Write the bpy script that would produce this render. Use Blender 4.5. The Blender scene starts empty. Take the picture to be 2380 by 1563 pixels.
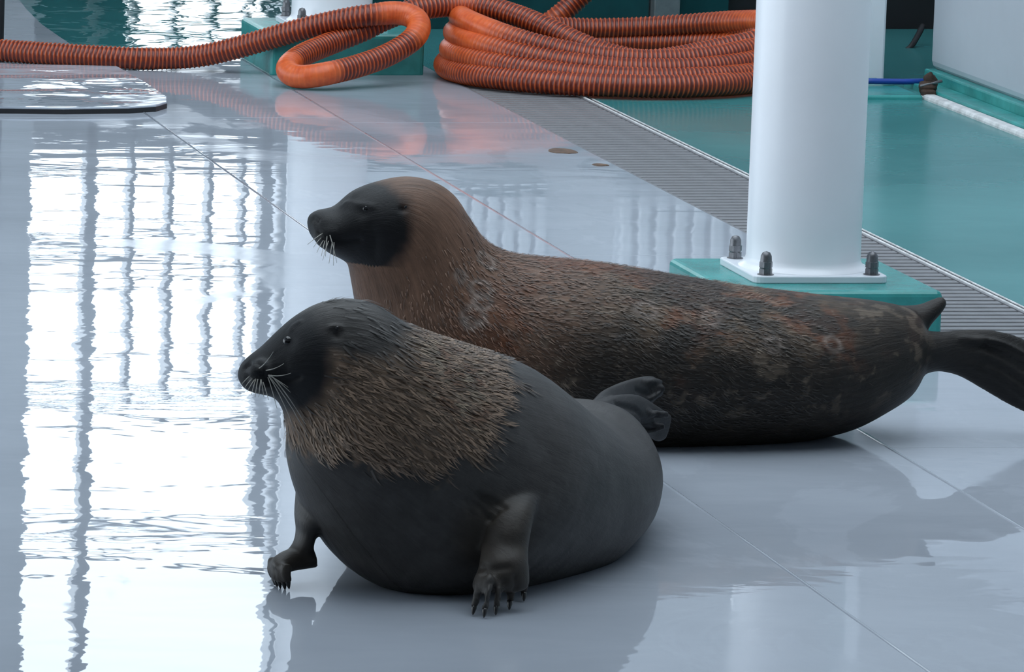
import bpy, bmesh, math, random
import numpy as np
from mathutils import Vector, Matrix, kdtree, noise as mnoise

random.seed(7)
rng = np.random.default_rng(7)
scene = bpy.context.scene
col = scene.collection

# ------------------------------------------------------------------ camera, sky, exposure
FPX, PPX, PPY, TH, CH = 13250.0, -2000.0, 543.0, math.radians(8.35), 2.2
IW, IH = 2380.0, 1563.0
cd = bpy.data.cameras.new('camera')
cam = bpy.data.objects.new('camera', cd)
col.objects.link(cam)
cam.location = (0, 0, CH)
cam.rotation_euler = (math.radians(90) - TH, 0, 0)
cd.sensor_fit = 'HORIZONTAL'
cd.sensor_width = 36.0
cd.lens = FPX / IW * 36.0
cd.shift_x = (IW / 2 - PPX) / IW          # the photograph is the right part of a wider frame
cd.shift_y = -(IH / 2 - PPY) / IW
cd.clip_end = 200
scene.camera = cam

world = bpy.data.worlds.new('overcast_sky')
scene.world = world
world.use_nodes = True
wn = world.node_tree.nodes
wn['Background'].inputs[0].default_value = (0.80, 0.91, 1.0, 1)
wn['Background'].inputs[1].default_value = 3.05

vs = scene.view_settings
vs.view_transform = 'Standard'
vs.look = 'None'
vs.gamma = 1.0
vs.exposure = 0.0
vs.use_curve_mapping = False


# ------------------------------------------------------------------ measuring helpers (pixel of the photo -> world)
def ray(u, v):
    a = (u - PPX) / FPX
    b = (PPY - v) / FPX
    return Vector((a, math.cos(TH) + b * math.sin(TH), -math.sin(TH) + b * math.cos(TH)))


def P(u, v, z=0.0):
    d = ray(u, v)
    t = (CH - z) / -d.z
    return Vector((d.x * t, d.y * t, z))


def Q(u, v, Y):
    d = ray(u, v)
    t = Y / d.y
    return Vector((d.x * t, Y, CH + d.z * t))


# ------------------------------------------------------------------ object helpers
def link(o, parent=None):
    col.objects.link(o)
    if parent is not None:                 # children are written in world coordinates
        o.parent = parent
        o.matrix_parent_inverse = Matrix.Translation(-parent.location)
    return o


def tag(o, label=None, cat=None, group=None, kind=None):
    if label: o['label'] = label
    if cat: o['category'] = cat
    if group: o['group'] = group
    if kind: o['kind'] = kind
    return o


def empty(name, loc, parent=None):
    o = bpy.data.objects.new(name, None)
    o.location = loc
    o.empty_display_size = 0.1
    return link(o, parent)


def mesh(name, verts, faces, mat, parent=None, smooth=False, loc=None):
    me = bpy.data.meshes.new(name)
    me.from_pydata([tuple(v) for v in verts], [], [tuple(f) for f in faces])
    me.update()
    if smooth:
        me.polygons.foreach_set('use_smooth', [True] * len(me.polygons))
    if mat: me.materials.append(mat)
    o = bpy.data.objects.new(name, me)
    if loc is not None: o.location = loc
    return link(o, parent)


def from_bm(name, bm, mat, parent=None, smooth=False, loc=None):
    bmesh.ops.recalc_face_normals(bm, faces=bm.faces[:])
    me = bpy.data.meshes.new(name)
    bm.to_mesh(me)
    bm.free()
    if smooth:
        me.polygons.foreach_set('use_smooth', [True] * len(me.polygons))
    if mat: me.materials.append(mat)
    o = bpy.data.objects.new(name, me)
    if loc is not None: o.location = loc
    return link(o, parent)


def bm_box(bm, x0, x1, y0, y1, z0, z1, bevel=0.0, seg=2):
    r = bmesh.ops.create_cube(bm, size=1.0)
    vsx = r['verts']
    for v in vsx:
        v.co = Vector(((x0 + x1) / 2 + v.co.x * (x1 - x0), (y0 + y1) / 2 + v.co.y * (y1 - y0), (z0 + z1) / 2 + v.co.z * (z1 - z0)))
    if bevel > 0:
        es = list({e for v in vsx for e in v.link_edges})
        bmesh.ops.bevel(bm, geom=es, offset=bevel, segments=seg, profile=0.5, affect='EDGES')


def box(name, x0, x1, y0, y1, z0, z1, mat, parent=None, bevel=0.0, seg=2, smooth=False, loc=None):
    bm = bmesh.new()
    bm_box(bm, x0, x1, y0, y1, z0, z1, bevel, seg)
    return from_bm(name, bm, mat, parent, smooth, loc)


def prism(name, pts, z0, z1, mat, parent=None, bevel=0.0):
    bm = bmesh.new()
    a = [bm.verts.new((p[0], p[1], z0)) for p in pts]
    b = [bm.verts.new((p[0], p[1], z1)) for p in pts]
    n = len(pts)
    bm.faces.new(a[::-1])
    top = bm.faces.new(b)
    for i in range(n):
        bm.faces.new((a[i], a[(i + 1) % n], b[(i + 1) % n], b[i]))
    if bevel > 0:
        bmesh.ops.bevel(bm, geom=list(top.edges), offset=bevel, segments=2, profile=0.5, affect='EDGES')
    return from_bm(name, bm, mat, parent)


def lathe(name, prof, n, mat, parent=None, loc=None, smooth=True, sides=None):
    verts, faces = [], []
    for (r, z) in prof:
        for k in range(n):
            a = 2 * math.pi * k / n
            verts.append((r * math.cos(a), r * math.sin(a), z))
    m = len(prof)
    for i in range(m - 1):
        for k in range(n):
            faces.append((i * n + k, i * n + (k + 1) % n, (i + 1) * n + (k + 1) % n, (i + 1) * n + k))
    faces.append(tuple(range(n))[::-1])
    faces.append(tuple((m - 1) * n + k for k in range(n)))
    return mesh(name, verts, faces, mat, parent, smooth, loc)


def catmull(pts, per, closed=False):
    pts = [np.array(p, float) for p in pts]
    out = []
    n = len(pts)
    for i in range(n - 1):
        p0 = pts[max(i - 1, 0)]; p1 = pts[i]; p2 = pts[i + 1]; p3 = pts[min(i + 2, n - 1)]
        for k in range(per):
            t = k / per
            out.append(0.5 * ((2 * p1) + (-p0 + p2) * t + (2 * p0 - 5 * p1 + 4 * p2 - p3) * t * t + (-p0 + 3 * p1 - 3 * p2 + p3) * t ** 3))
    out.append(pts[-1])
    return np.array(out)


def resample(pts, step):
    pts = np.array(pts)
    d = np.r_[0, np.cumsum(np.linalg.norm(np.diff(pts, axis=0), axis=1))]
    n = max(2, int(round(d[-1] / step)) + 1)
    s = np.linspace(0, d[-1], n)
    return np.stack([np.interp(s, d, pts[:, k]) for k in range(3)], 1), s


def frames(pts):
    t = np.gradient(pts, axis=0)
    t /= np.linalg.norm(t, axis=1)[:, None] + 1e-12
    ns = []
    ref = np.array([0, 0, 1.0]) if abs(t[0][2]) < 0.9 else np.array([1.0, 0, 0])
    nrm = ref - t[0] * ref.dot(t[0])
    nrm /= np.linalg.norm(nrm)
    for i in range(len(pts)):
        nrm = nrm - t[i] * nrm.dot(t[i])
        nrm /= np.linalg.norm(nrm) + 1e-12
        ns.append(nrm.copy())
    ns = np.array(ns)
    return t, ns, np.cross(t, ns)


def tube_data(pts, rad, n=12, flat=None):
    pts = np.array(pts, float)
    rad = np.broadcast_to(np.array(rad, float), (len(pts),))
    t, a, b = frames(pts)
    ang = np.linspace(0, 2 * math.pi, n, endpoint=False)
    V = pts[:, None, :] + rad[:, None, None] * (np.cos(ang)[None, :, None] * a[:, None, :] + np.sin(ang)[None, :, None] * b[:, None, :])
    V = V.reshape(-1, 3)
    F = []
    m = len(pts)
    for i in range(m - 1):
        for k in range(n):
            F.append((i * n + k, i * n + (k + 1) % n, (i + 1) * n + (k + 1) % n, (i + 1) * n + k))
    F.append(tuple(range(n))[::-1])
    F.append(tuple((m - 1) * n + k for k in range(n)))
    return V, F


def tube(name, pts, rad, mat, parent=None, n=12):
    V, F = tube_data(pts, rad, n)
    return mesh(name, V, F, mat, parent, True)


def blob(c, rx, ry, rz, n=16, rot=None):
    bm = bmesh.new()
    bmesh.ops.create_uvsphere(bm, u_segments=n, v_segments=n // 2, radius=1.0)
    V = np.array([v.co[:] for v in bm.verts]) * np.array([rx, ry, rz])
    if rot is not None:
        V = V @ np.array(rot.to_3x3()).T
    V = V + np.array(c)
    F = [tuple(v.index for v in f.verts) for f in bm.faces]
    bm.free()
    return V, F


# ------------------------------------------------------------------ materials
def new_mat(name):
    m = bpy.data.materials.new(name)
    m.use_nodes = True
    nt = m.node_tree
    return m, nt, nt.nodes['Principled BSDF']


def node(nt, kind, **kw):
    n = nt.nodes.new(kind)
    for k, v in kw.items():
        if k in n.inputs:
            n.inputs[k].default_value = v
        else:
            setattr(n, k, v)
    return n


def noise_tex(nt, scale, detail=4, rough=0.55, coord='Object', stretch=None, dist=0.0):
    tc = node(nt, 'ShaderNodeTexCoord')
    out = tc.outputs[coord]
    if stretch:
        mp = node(nt, 'ShaderNodeMapping')
        mp.inputs['Scale'].default_value = stretch
        nt.links.new(out, mp.inputs[0])
        out = mp.outputs[0]
    n = node(nt, 'ShaderNodeTexNoise')
    n.inputs['Scale'].default_value = scale
    n.inputs['Detail'].default_value = detail
    n.inputs['Roughness'].default_value = rough
    n.inputs['Distortion'].default_value = dist
    nt.links.new(out, n.inputs['Vector'])
    return n


def ramp(nt, src, stops):
    r = node(nt, 'ShaderNodeValToRGB')
    els = r.color_ramp.elements
    while len(els) < len(stops): els.new(0.5)
    for e, (p, c) in zip(els, stops):
        e.position = p
        e.color = (c, c, c, 1) if not hasattr(c, '__len__') else (*c, 1)
    nt.links.new(src, r.inputs[0])
    return r


def mix_rgb(nt, fac, a, b, mode='MIX'):
    m = node(nt, 'ShaderNodeMix')
    m.data_type = 'RGBA'
    m.blend_type = mode
    for sock, val in ((m.inputs[0], fac), (m.inputs[6], a), (m.inputs[7], b)):
        if hasattr(val, 'links') or hasattr(val, 'is_linked'):
            nt.links.new(val, sock)
        elif hasattr(val, '__len__'):
            sock.default_value = (*val, 1) if len(val) == 3 else val
        else:
            sock.default_value = val
    return m.outputs[2]


def bump(nt, height, strength, dist, bs):
    b = node(nt, 'ShaderNodeBump')
    b.inputs['Strength'].default_value = strength
    b.inputs['Distance'].default_value = dist
    nt.links.new(height, b.inputs['Height'])
    nt.links.new(b.outputs[0], bs.inputs['Normal'])
    return b


def paint(name, c, rough=0.45, var=0.12, scale=6.0, spec=0.5, metal=0.0, bumps=0.0):
    m, nt, bs = new_mat(name)
    n = noise_tex(nt, scale, 6, 0.6)
    lo = tuple(x * (1 - var) for x in c)
    hi = tuple(min(1, x * (1 + var)) for x in c)
    r = ramp(nt, n.outputs[0], [(0.3, lo), (0.7, hi)])
    nt.links.new(r.outputs[0], bs.inputs['Base Color'])
    bs.inputs['Roughness'].default_value = rough
    bs.inputs['Specular IOR Level'].default_value = spec
    bs.inputs['Metallic'].default_value = metal
    if bumps:
        n2 = noise_tex(nt, scale * 12, 4, 0.6)
        bump(nt, n2.outputs[0], bumps, 0.01, bs)
    return m


M = {}
M['white'] = paint('white_paint', (0.72, 0.75, 0.80), 0.3, 0.04, 5)
M['tank'] = paint('tank_gelcoat', (0.46, 0.49, 0.54), 0.4, 0.06, 2)
M['wall'] = paint('pale_wall_paint', (0.55, 0.58, 0.62), 0.5, 0.06, 2)
M['ceiling'] = paint('ceiling_paint', (0.30, 0.31, 0.33), 0.7, 0.05, 2)
M['darkwall'] = paint('dark_wall', (0.035, 0.04, 0.045), 0.6, 0.2, 2)
M['teal'] = paint('teal_paint', (0.036, 0.27, 0.255), 0.25, 0.25, 9, bumps=0.08)
M['dteal'] = paint('dark_teal_panel', (0.008, 0.05, 0.055), 0.15, 0.3, 4)
M['steel'] = paint('dull_steel', (0.30, 0.31, 0.32), 0.35, 0.15, 30, metal=0.7)
M['slat'] = paint('grating_grey', (0.19, 0.19, 0.20), 0.35, 0.12, 15)
M['bolt'] = paint('weathered_bolt_steel', (0.16, 0.16, 0.17), 0.4, 0.3, 60, metal=0.6)
M['black'] = paint('black_rubber', (0.012, 0.012, 0.014), 0.5, 0.2, 10)
M['grout'] = paint('dark_joint', (0.10, 0.11, 0.12), 0.6, 0.2, 12)
M['blue'] = paint('blue_pipe', (0.01, 0.05, 0.30), 0.3, 0.1, 20)
M['rust'] = paint('rusty_iron', (0.045, 0.022, 0.012), 0.7, 0.6, 60, bumps=0.4)
M['kerb'] = paint('worn_white_kerb', (0.62, 0.62, 0.62), 0.5, 0.3, 25, bumps=0.2)
M['claw'] = paint('black_claw', (0.018, 0.017, 0.017), 0.3, 0.2, 60)
M['grime'] = paint('dark_floor_grime', (0.13, 0.075, 0.045), 0.5, 0.5, 40)


def wet_floor(name='wet_grey_floor', amp=0.0017):
    m, nt, bs = new_mat(name)
    n1 = noise_tex(nt, 1.1, 5, 0.55)
    c = ramp(nt, n1.outputs[0], [(0.3, (0.335, 0.365, 0.415)), (0.7, (0.41, 0.445, 0.50))])
    nt.links.new(c.outputs[0], bs.inputs['Base Color'])
    # puddle film against damp skin
    n2 = noise_tex(nt, 1.7, 7, 0.6, stretch=(1.0, 0.55, 1.0), dist=0.6)
    tcx = node(nt, 'ShaderNodeTexCoord')
    sx = node(nt, 'ShaderNodeSeparateXYZ'); nt.links.new(tcx.outputs['Object'], sx.inputs[0])
    mr = node(nt, 'ShaderNodeMapRange')             # water stands deeper towards the low left side of the deck
    for k_, v_ in (('From Min', 2.3), ('From Max', 3.1), ('To Min', 0.14), ('To Max', 0.0)): mr.inputs[k_].default_value = v_
    nt.links.new(sx.outputs['X'], mr.inputs['Value'])
    fsum = node(nt, 'ShaderNodeMath', operation='ADD'); nt.links.new(n2.outputs[0], fsum.inputs[0]); nt.links.new(mr.outputs[0], fsum.inputs[1])
    film = ramp(nt, fsum.outputs[0], [(0.455, 0.0), (0.485, 1.0)])
    sp = node(nt, 'ShaderNodeMapRange')
    for k_, v_ in (('To Min', 0.26), ('To Max', 0.55)): sp.inputs[k_].default_value = v_
    nt.links.new(film.outputs[0], sp.inputs['Value'])
    nt.links.new(sp.outputs[0], bs.inputs['Specular IOR Level'])
    rr = node(nt, 'ShaderNodeMapRange')
    rr.inputs['To Min'].default_value = 0.09
    rr.inputs['To Max'].default_value = 0.012
    nt.links.new(film.outputs[0], rr.inputs['Value'])
    nt.links.new(rr.outputs[0], bs.inputs['Roughness'])
    bs.inputs['IOR'].default_value = 1.36
    # slow ripples and fine ripples
    w1 = noise_tex(nt, 3.6, 3, 0.45, stretch=(0.8, 1.3, 1.0), dist=0.3)
    w2 = noise_tex(nt, 26.0, 3, 0.5, stretch=(0.7, 1.3, 1.0))
    patch = noise_tex(nt, 1.3, 3, 0.5, stretch=(0.6, 1.2, 1))
    pr = ramp(nt, patch.outputs[0], [(0.48, 0.0), (0.62, 1.0)])
    mul = node(nt, 'ShaderNodeMath', operation='MULTIPLY')
    nt.links.new(w2.outputs[0], mul.inputs[0])
    nt.links.new(pr.outputs[0], mul.inputs[1])
    mul2 = node(nt, 'ShaderNodeMath', operation='MULTIPLY_ADD')
    nt.links.new(mul.outputs[0], mul2.inputs[0])
    mul2.inputs[1].default_value = 0.085
    nt.links.new(w1.outputs[0], mul2.inputs[2])
    bump(nt, mul2.outputs[0], 1.0, amp, bs)
    return m


M['floor'] = wet_floor()
M['sheet'] = wet_floor('wet_loose_sheet', 0.012)


def water_mat(name, cols, rough, amp, spec=0.5):
    m, nt, bs = new_mat(name)
    n1 = noise_tex(nt, 1.2, 4, 0.5)
    c = ramp(nt, n1.outputs[0], [(0.3, cols[0]), (0.7, cols[1])])
    nt.links.new(c.outputs[0], bs.inputs['Base Color'])
    bs.inputs['Roughness'].default_value = rough
    bs.inputs['Specular IOR Level'].default_value = spec
    bs.inputs['IOR'].default_value = 1.33
    w1 = noise_tex(nt, 4.0, 3, 0.5, dist=0.5)
    bump(nt, w1.outputs[0], 1.0, amp, bs)
    return m


M['water'] = water_mat('pool_water_surface', ((0.035, 0.19, 0.20), (0.055, 0.25, 0.255)), 0.03, 0.007)
M['wetteal'] = water_mat('wet_teal_floor', ((0.036, 0.175, 0.180), (0.062, 0.235, 0.240)), 0.18, 0.0015, 0.12)

# ------------------------------------------------------------------ the setting
XA, XB = 4.272, 4.585       # the two edges of the drain
YBACK = 19.12               # far edge of the wet deck
base = box('floor', -4.0, XA - 0.0, -1.0, YBACK - 0.01, -0.30, -0.008, M['grout'])
tag(base, kind='structure')
xs = [-4.0, -2.1, -0.35, 1.39, 3.12, 3.70, XA]
joints = [[5.2, 9.6, 14.0], [7.4, 12.0, 16.5], [5.2, 9.6, 14.0], [6.1, 8.8, 17.45], [7.2, 12.35, 17.45], [6.4, 9.1, 11.87, 14.6, 17.33]]
for i in range(len(xs) - 1):
    ys = [-1.0] + joints[i] + [YBACK]
    for j in range(len(ys) - 1):
        g = 0.0012
        box('panel', xs[i] + g, xs[i + 1] - g, ys[j] + g, ys[j + 1] - g, -0.012, 0.0, M['floor'], base, 0.0015, 1)

# deck that curves away at the far left of the pool
cpts = [P(-1600, 118), P(168, 118), P(165, 103), P(135, 83), P(95, 55), P(62, 22), P(40, -6), P(25, -60), P(-1600, -60)]
d2 = prism('floor_far', [(p.x, p.y) for p in cpts], -0.25, 0.0, M['floor'], None, 0.01)
tag(d2, kind='structure')

water = mesh('pool_water', [(-6, 19.0, -0.03), (9, 19.0, -0.03), (9, 28.2, -0.03), (-6, 28.2, -0.03)], [(0, 1, 2, 3)], M['water'])
tag(water, kind='structure')
side_floor = box('floor_side', XB + 0.03, 9.0, 4.0, 19.98, -0.3, -0.004, M['wetteal']); tag(side_floor, kind='structure')
box('floor_side_far', XA - 0.06, XB + 0.03, 18.47, 19.98, -0.3, -0.004, M['wetteal'], side_floor)
for x in (3.12, 3.70):          # welded bead on the sheet joints
    V, F = tube_data([(x, 4.0, -0.0022), (x, 11.0, -0.0022), (x, YBACK - 0.02, -0.0022)], 0.0045, 10)
    mesh('seam_bead', V, F, M['floor'], base, True)

# room shell: ceiling, far wall with its window, wall behind the viewer, right wall
def struct(name, x0, x1, y0, y1, z0, z1, mat, parent=None):
    o = box(name, x0, x1, y0, y1, z0, z1, mat, parent)
    if parent is None: tag(o, kind='structure')
    return o


cl = struct('ceiling', -8, 10, -1.2, 9.5, 5.2, 5.4, M['ceiling'])
struct('ceiling_far', -8, 10, 19.0, 28.4, 5.2, 5.4, M['ceiling'])
struct('ceiling_left', -8, 0.0, 9.5, 19.0, 5.2, 5.4, M['ceiling'])
struct('ceiling_right', 6.5, 10, 9.5, 19.0, 5.2, 5.4, M['ceiling'])
struct('wall_left_blocker', -8.2, -8.0, -1.2, 10.0, -0.3, 5.2, M['darkwall'])  # unseen wall added to cut the daylight from the near left side
struct('wall_behind', -8, 10, -1.2, -1.0, -0.3, 5.2, M['darkwall'])
struct('wall_right', 9.0, 9.2, -1.2, 28.4, -0.3, 5.2, M['wall'])
YW = 28.0
wx0, wx1, wz0, wz1 = 4.42, 5.66, 0.25, 4.9
struct('wall_far', wx1, 9.2, YW, YW + 0.2, -0.3, 5.2, M['wall'])
struct('wall_far_left', -8, 1.4, YW, YW + 0.2, -0.3, 5.2, M['wall'])
struct('wall_far_pier', 3.95, wx0, YW, YW + 0.2, -0.3, 5.2, M['wall'])
struct('wall_far_sill_left', 1.4, 3.95, YW, YW + 0.2, -0.3, 1.55, M['dteal'])
struct('wall_far_head_left', 1.4, 3.95, YW, YW + 0.2, 4.9, 5.2, M['wall'])
win2 = empty('window_2', (2.675, YW, 1.55)); tag(win2, kind='structure')
for x in (1.9, 2.4, 2.9, 3.4):
    box('mullion', x - 0.025, x + 0.025, YW - 0.02, YW + 0.12, 1.55, 4.9, M['steel'], win2, 0.005)
for z in (2.0, 2.75):
    box('transom', 1.4, 3.95, YW - 0.02, YW + 0.12, z - 0.03, z + 0.03, M['steel'], win2, 0.005)
struct('wall_far_sill', wx0, wx1, YW, YW + 0.2, -0.3, wz0, M['dteal'])
struct('wall_far_low', wx0, 4.88, YW, YW + 0.2, wz0, 1.32, M['dteal'])
struct('wall_far_head', wx0, wx1, YW, YW + 0.2, wz1, 5.2, M['wall'])
win = empty('window_1', ((wx0 + wx1) / 2, YW, wz0)); tag(win, kind='structure')
for ux, w in ((205, 0.055), (300, 0.025), (392, 0.025), (482, 0.025), (560, 0.022), (612, 0.06)):
    x = YW * (ux + 2000) / 13250 / 0.988
    box('mullion', x - w / 2, x + w / 2, YW - 0.02, YW + 0.12, wz0, 3.5 if ux > 600 else (wz1 if ux < 250 else 2.77), M['steel'], win, 0.005)
for z, hgt in ((1.285, 0.53), (2.0, 0.06), (2.75, 0.05), (3.45, 0.05)):
    box('transom', wx0, wx1, YW - 0.02, YW + 0.12, z - hgt / 2, z + hgt / 2, M['steel'], win, 0.005)

# near wall on the right part of the back: dark panels below, pale wall above, a post between
YB = 20.0
bw = empty('wall_back', (4.3, YB, 0)); tag(bw, kind='structure')
box('upper_wall', 4.25, 9.0, YB, YB + 0.15, 0.50, 5.2, M['wall'], bw)
box('lower_panel', 4.25, 4.62, YB - 0.01, YB + 0.12, -0.2, 0.50, M['dteal'], bw, 0.004)
box('lower_panel', 4.635, 5.32, YB - 0.01, YB + 0.12, -0.2, 0.50, M['dteal'], bw, 0.004)
box('lower_panel', 5.42, 5.60, YB - 0.01, YB + 0.12, -0.2, 0.50, M['dteal'], bw, 0.004)
box('dark_recess', 5.60, 9.0, YB + 0.05, YB + 0.15, -0.2, 0.50, M['black'], bw)
box('post', 5.325, 5.415, YB - 0.06, YB + 0.02, -0.2, 0.50, M['steel'], bw, 0.004)

# white step lip and dark joint along the drain's pool side
lip = box('trim_1', XB, XB + 0.006, 9.0, 18.44, -0.2, 0.001, M['kerb'], None, 0.002); tag(lip, kind='structure')
lip2 = box('trim_2', XB + 0.024, XB + 0.030, 9.0, 18.44, -0.2, -0.003, M['kerb'], None, 0.003); tag(lip2, kind='structure')

lip3 = box('trim_3', XB + 0.006, XB + 0.024, 9.0, 18.44, -0.2, -0.006, M['black'], None); tag(lip3, kind='structure')

# ------------------------------------------------------------------ drain grate with its slats
grate = tag(empty('drain_grate', ((XA + XB) / 2, 14.7, -0.02)), 'long grey slatted drain grate between wet floor and teal pool', 'drain grate')
bm = bmesh.new()
bm_box(bm, XA - 0.004, XB, 9.0, 18.45, -0.14, -0.12)
from_bm('channel', bm, M['black'], grate)
box('edge_rail', XA, XA + 0.008, 9.0, 18.45, -0.12, -0.002, M['slat'], grate)
box('edge_rail', XB - 0.008, XB, 9.0, 18.45, -0.12, -0.002, M['slat'], grate)
slat_me = None
pitch = 0.056
for k in range(168):
    y = 9.03 + k * pitch
    if slat_me is None:
        o = box('slat', XA + 0.008, XB - 0.008, -0.018, 0.018, -0.03, -0.003, M['slat'], grate, 0.004, 2, loc=(0, y, 0))
        slat_me = o.data
    else:
        o = bpy.data.objects.new('slat', slat_me)
        o.location = (0, y, 0)
        link(o, grate)

# ------------------------------------------------------------------ columns on teal plinths
def plinth(cx, cy, label):
    o = box('concrete_plinth', cx - 0.252, cx + 0.252, cy - 0.272, cy + 0.252, -0.01, 0.135, M['teal'], None, 0.014, 3)
    return tag(o, label, 'plinth', 'teal plinths under the columns')


def column(cx, cy, label):
    t = tag(empty('support_post', (cx, cy, 0.135)), label, 'column', 'white round columns')
    z0 = 0.1345
    bm = bmesh.new()
    bm_box(bm, cx - 0.158, cx + 0.158, cy - 0.158, cy + 0.158, z0, z0 + 0.018)
    es = [e for e in bm.edges if abs(e.verts[0].co.z - e.verts[1].co.z) > 0.01]
    bmesh.ops.bevel(bm, geom=es, offset=0.022, segments=4, profile=0.5, affect='EDGES')
    bmesh.ops.bevel(bm, geom=[e for e in bm.edges if e.is_manifold and abs(e.calc_face_angle(0)) > 0.8], offset=0.003, segments=2, profile=0.5, affect='EDGES')
    from_bm('base_plate', bm, M['white'], t)
    prof = [(0.150, 0.0), (0.147, 0.004), (0.139, 0.010), (0.1335, 0.017), (0.1315, 0.026), (0.1312, 0.08), (0.1312, 5.2)]
    lathe('shaft', [(r, z) for r, z in prof], 64, M['column'], t, (cx, cy, z0 + 0.016))
    for sx in (-1, 1):
        for sy in (-1, 1):
            bx, by = cx + sx * 0.125, cy + sy * 0.13
            b = lathe('bolt', [(0.0, 0.0), (0.0135, 0.0), (0.0135, 0.030), (0.0125, 0.046), (0.0085, 0.054), (0.0, 0.057)], 20, M['bolt'], t, (bx, by, z0 + 0.017))
            for zz in (0.0, 0.0165):
                lathe('hex_nut', [(0.0128, 0.0), (0.0155, 0.0012), (0.0155, 0.0142), (0.0128, 0.0155)], 6, M['bolt'], b, (bx, by, z0 + 0.018 + zz), smooth=False)
            lathe('washer', [(0.019, 0.0), (0.019, 0.003)], 24, M['bolt'], b, (bx, by, z0 + 0.0165), smooth=False)
    return t


M['column'] = paint('column_paint', (0.84, 0.86, 0.90), 0.28, 0.03, 3)
CX = 3.958
plinth(CX, 13.412, 'teal concrete plinth behind the larger brown seal')
column(CX, 13.412, 'white round steel column bolted down behind the larger brown seal')
plinth(CX, 18.832, 'teal concrete plinth beside the orange hose coil')
column(CX, 18.832, 'white round steel column standing behind the looped orange hose')

# ------------------------------------------------------------------ tank, kerb and small things on the right
tank = tag(empty('water_tank', (6.6, 13.2, 0)), 'big white tank with teal foot standing in the teal pool', 'tank')
bm = bmesh.new()
bm_box(bm, 5.80, 7.6, 8.0, 18.36, 0.045, 1.5, 0.03, 3)
from_bm('tank_body', bm, M['tank'], tank)
box('tank_foot', 5.775, 7.6, 8.0, 18.33, -0.2, 0.05, M['teal'], tank, 0.006)
kerb = box('kerb', 5.655, 5.70, 8.0, 17.98, -0.2, 0.012, M['kerb'], None, 0.01); tag(kerb, 'worn white kerb line running along the foot of the tank', 'kerb')
st = box('pool_step', 5.70, 5.775, 8.0, 18.3, -0.2, 0.018, M['teal'], None, 0.006); tag(st, 'teal painted step between white kerb and tank', 'step')
pp = box('panel_post', 5.40, 5.675, 18.42, 18.56, -0.2, 2.2, M['white'], None, 0.008); tag(pp, 'pale upright panel standing behind the blue pipe', 'panel')
o = tube('blue_pipe', [Q(1960, 188, 18.2), Q(2030, 189, 18.2), Q(2100, 190, 18.2), Q(2152, 189, 18.2)], 0.0095, M['blue'], None, 12)
tag(o, 'thin blue pipe lying in front of the pale panel', 'pipe')
br = tag(empty('pipe_bracket', P(2158, 228)), 'rusty brown pipe bracket at the end of the white kerb', 'bracket')
c = Q(2158, 208, 17.99) ; c.z = max(c.z, 0.03)
V, F = blob(c, .030, .026, .026, 24)
V = np.array([np.array(c) + (v - np.array(c)) * (1 + 0.45 * mnoise.noise(Vector(v) * 60)) for v in V])
mesh('clamp', V, F, M['rust'], br, True)
V, F = blob(c + Vector((0.004, 0.0, 0.024)), .020, .018, .020, 20)
V = np.array([np.array(c) + (v - np.array(c)) * (1 + 0.35 * mnoise.noise(Vector(v) * 80)) for v in V])
mesh('clamp_cap', V, F, M['rust'], br, True)
box('foot', c.x - 0.028, c.x + 0.012, c.y - 0.045, c.y - 0.006, -0.004, c.z - 0.005, M['rust'], br, 0.006)
tube('pin', [c + Vector((-0.030, -0.01, 0.004)), c + Vector((0.036, -0.02, 0.022))], 0.005, M['bolt'], br, 8)
o = tube('cable', catmull([Q(2052, 165, 19.4), Q(2075, 148, 19.4), Q(2095, 125, 19.4), Q(2120, 105, 19.4), Q(2145, 60, 19.5)], 8), 0.010, M['black'], None, 8)
tag(o, 'black cable hanging in the gap beside the tank', 'cable')
ledge = box('pool_ledge', 5.42, 5.65, 17.93, 18.41, -0.2, 0.010, M['teal'], None, 0.006); tag(ledge, 'low teal ledge under the blue pipe', 'ledge')
rod = tag(tube('stand_rod', [P(2, 100), P(2, 100) + Vector((0, 0, 0.9))], 0.010, M['black'], None, 10), 'thin black upright rod standing by the hose end', 'rod')

# raised sheet on the wet floor
ms = tag(empty('loose_sheet', (P(180, 230).x, P(180, 230).y, 0)), 'raised glossy grey sheet with black underside lying on wet floor', 'sheet')
edge = [P(-500, 262), P(-260, 263), P(0, 264), P(150, 266), P(300, 264), P(362, 260), P(388, 252), P(386, 240), P(340, 208), P(272, 168), P(-560, 150)]
prism('rubber_underside', [(p.x, p.y) for p in edge], 0.0, 0.016, M['black'], ms)
prism('top_skin', [(p.x, p.y) for p in edge], 0.015, 0.021, M['sheet'], ms, 0.003)

# ------------------------------------------------------------------ orange suction hose
def hose_mat():
    m, nt, bs = new_mat('orange_hose_plastic')
    at = node(nt, 'ShaderNodeAttribute', attribute_name='ridge')
    n = noise_tex(nt, 30, 4, 0.6)
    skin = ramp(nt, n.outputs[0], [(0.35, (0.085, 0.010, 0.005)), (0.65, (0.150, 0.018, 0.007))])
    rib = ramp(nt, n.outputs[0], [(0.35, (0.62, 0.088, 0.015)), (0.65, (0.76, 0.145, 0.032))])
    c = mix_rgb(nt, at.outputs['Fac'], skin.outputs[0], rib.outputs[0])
    nt.links.new(c, bs.inputs['Base Color'])
    bs.inputs['Roughness'].default_value = 0.38
    return m


M['hose'] = hose_mat()


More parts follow.
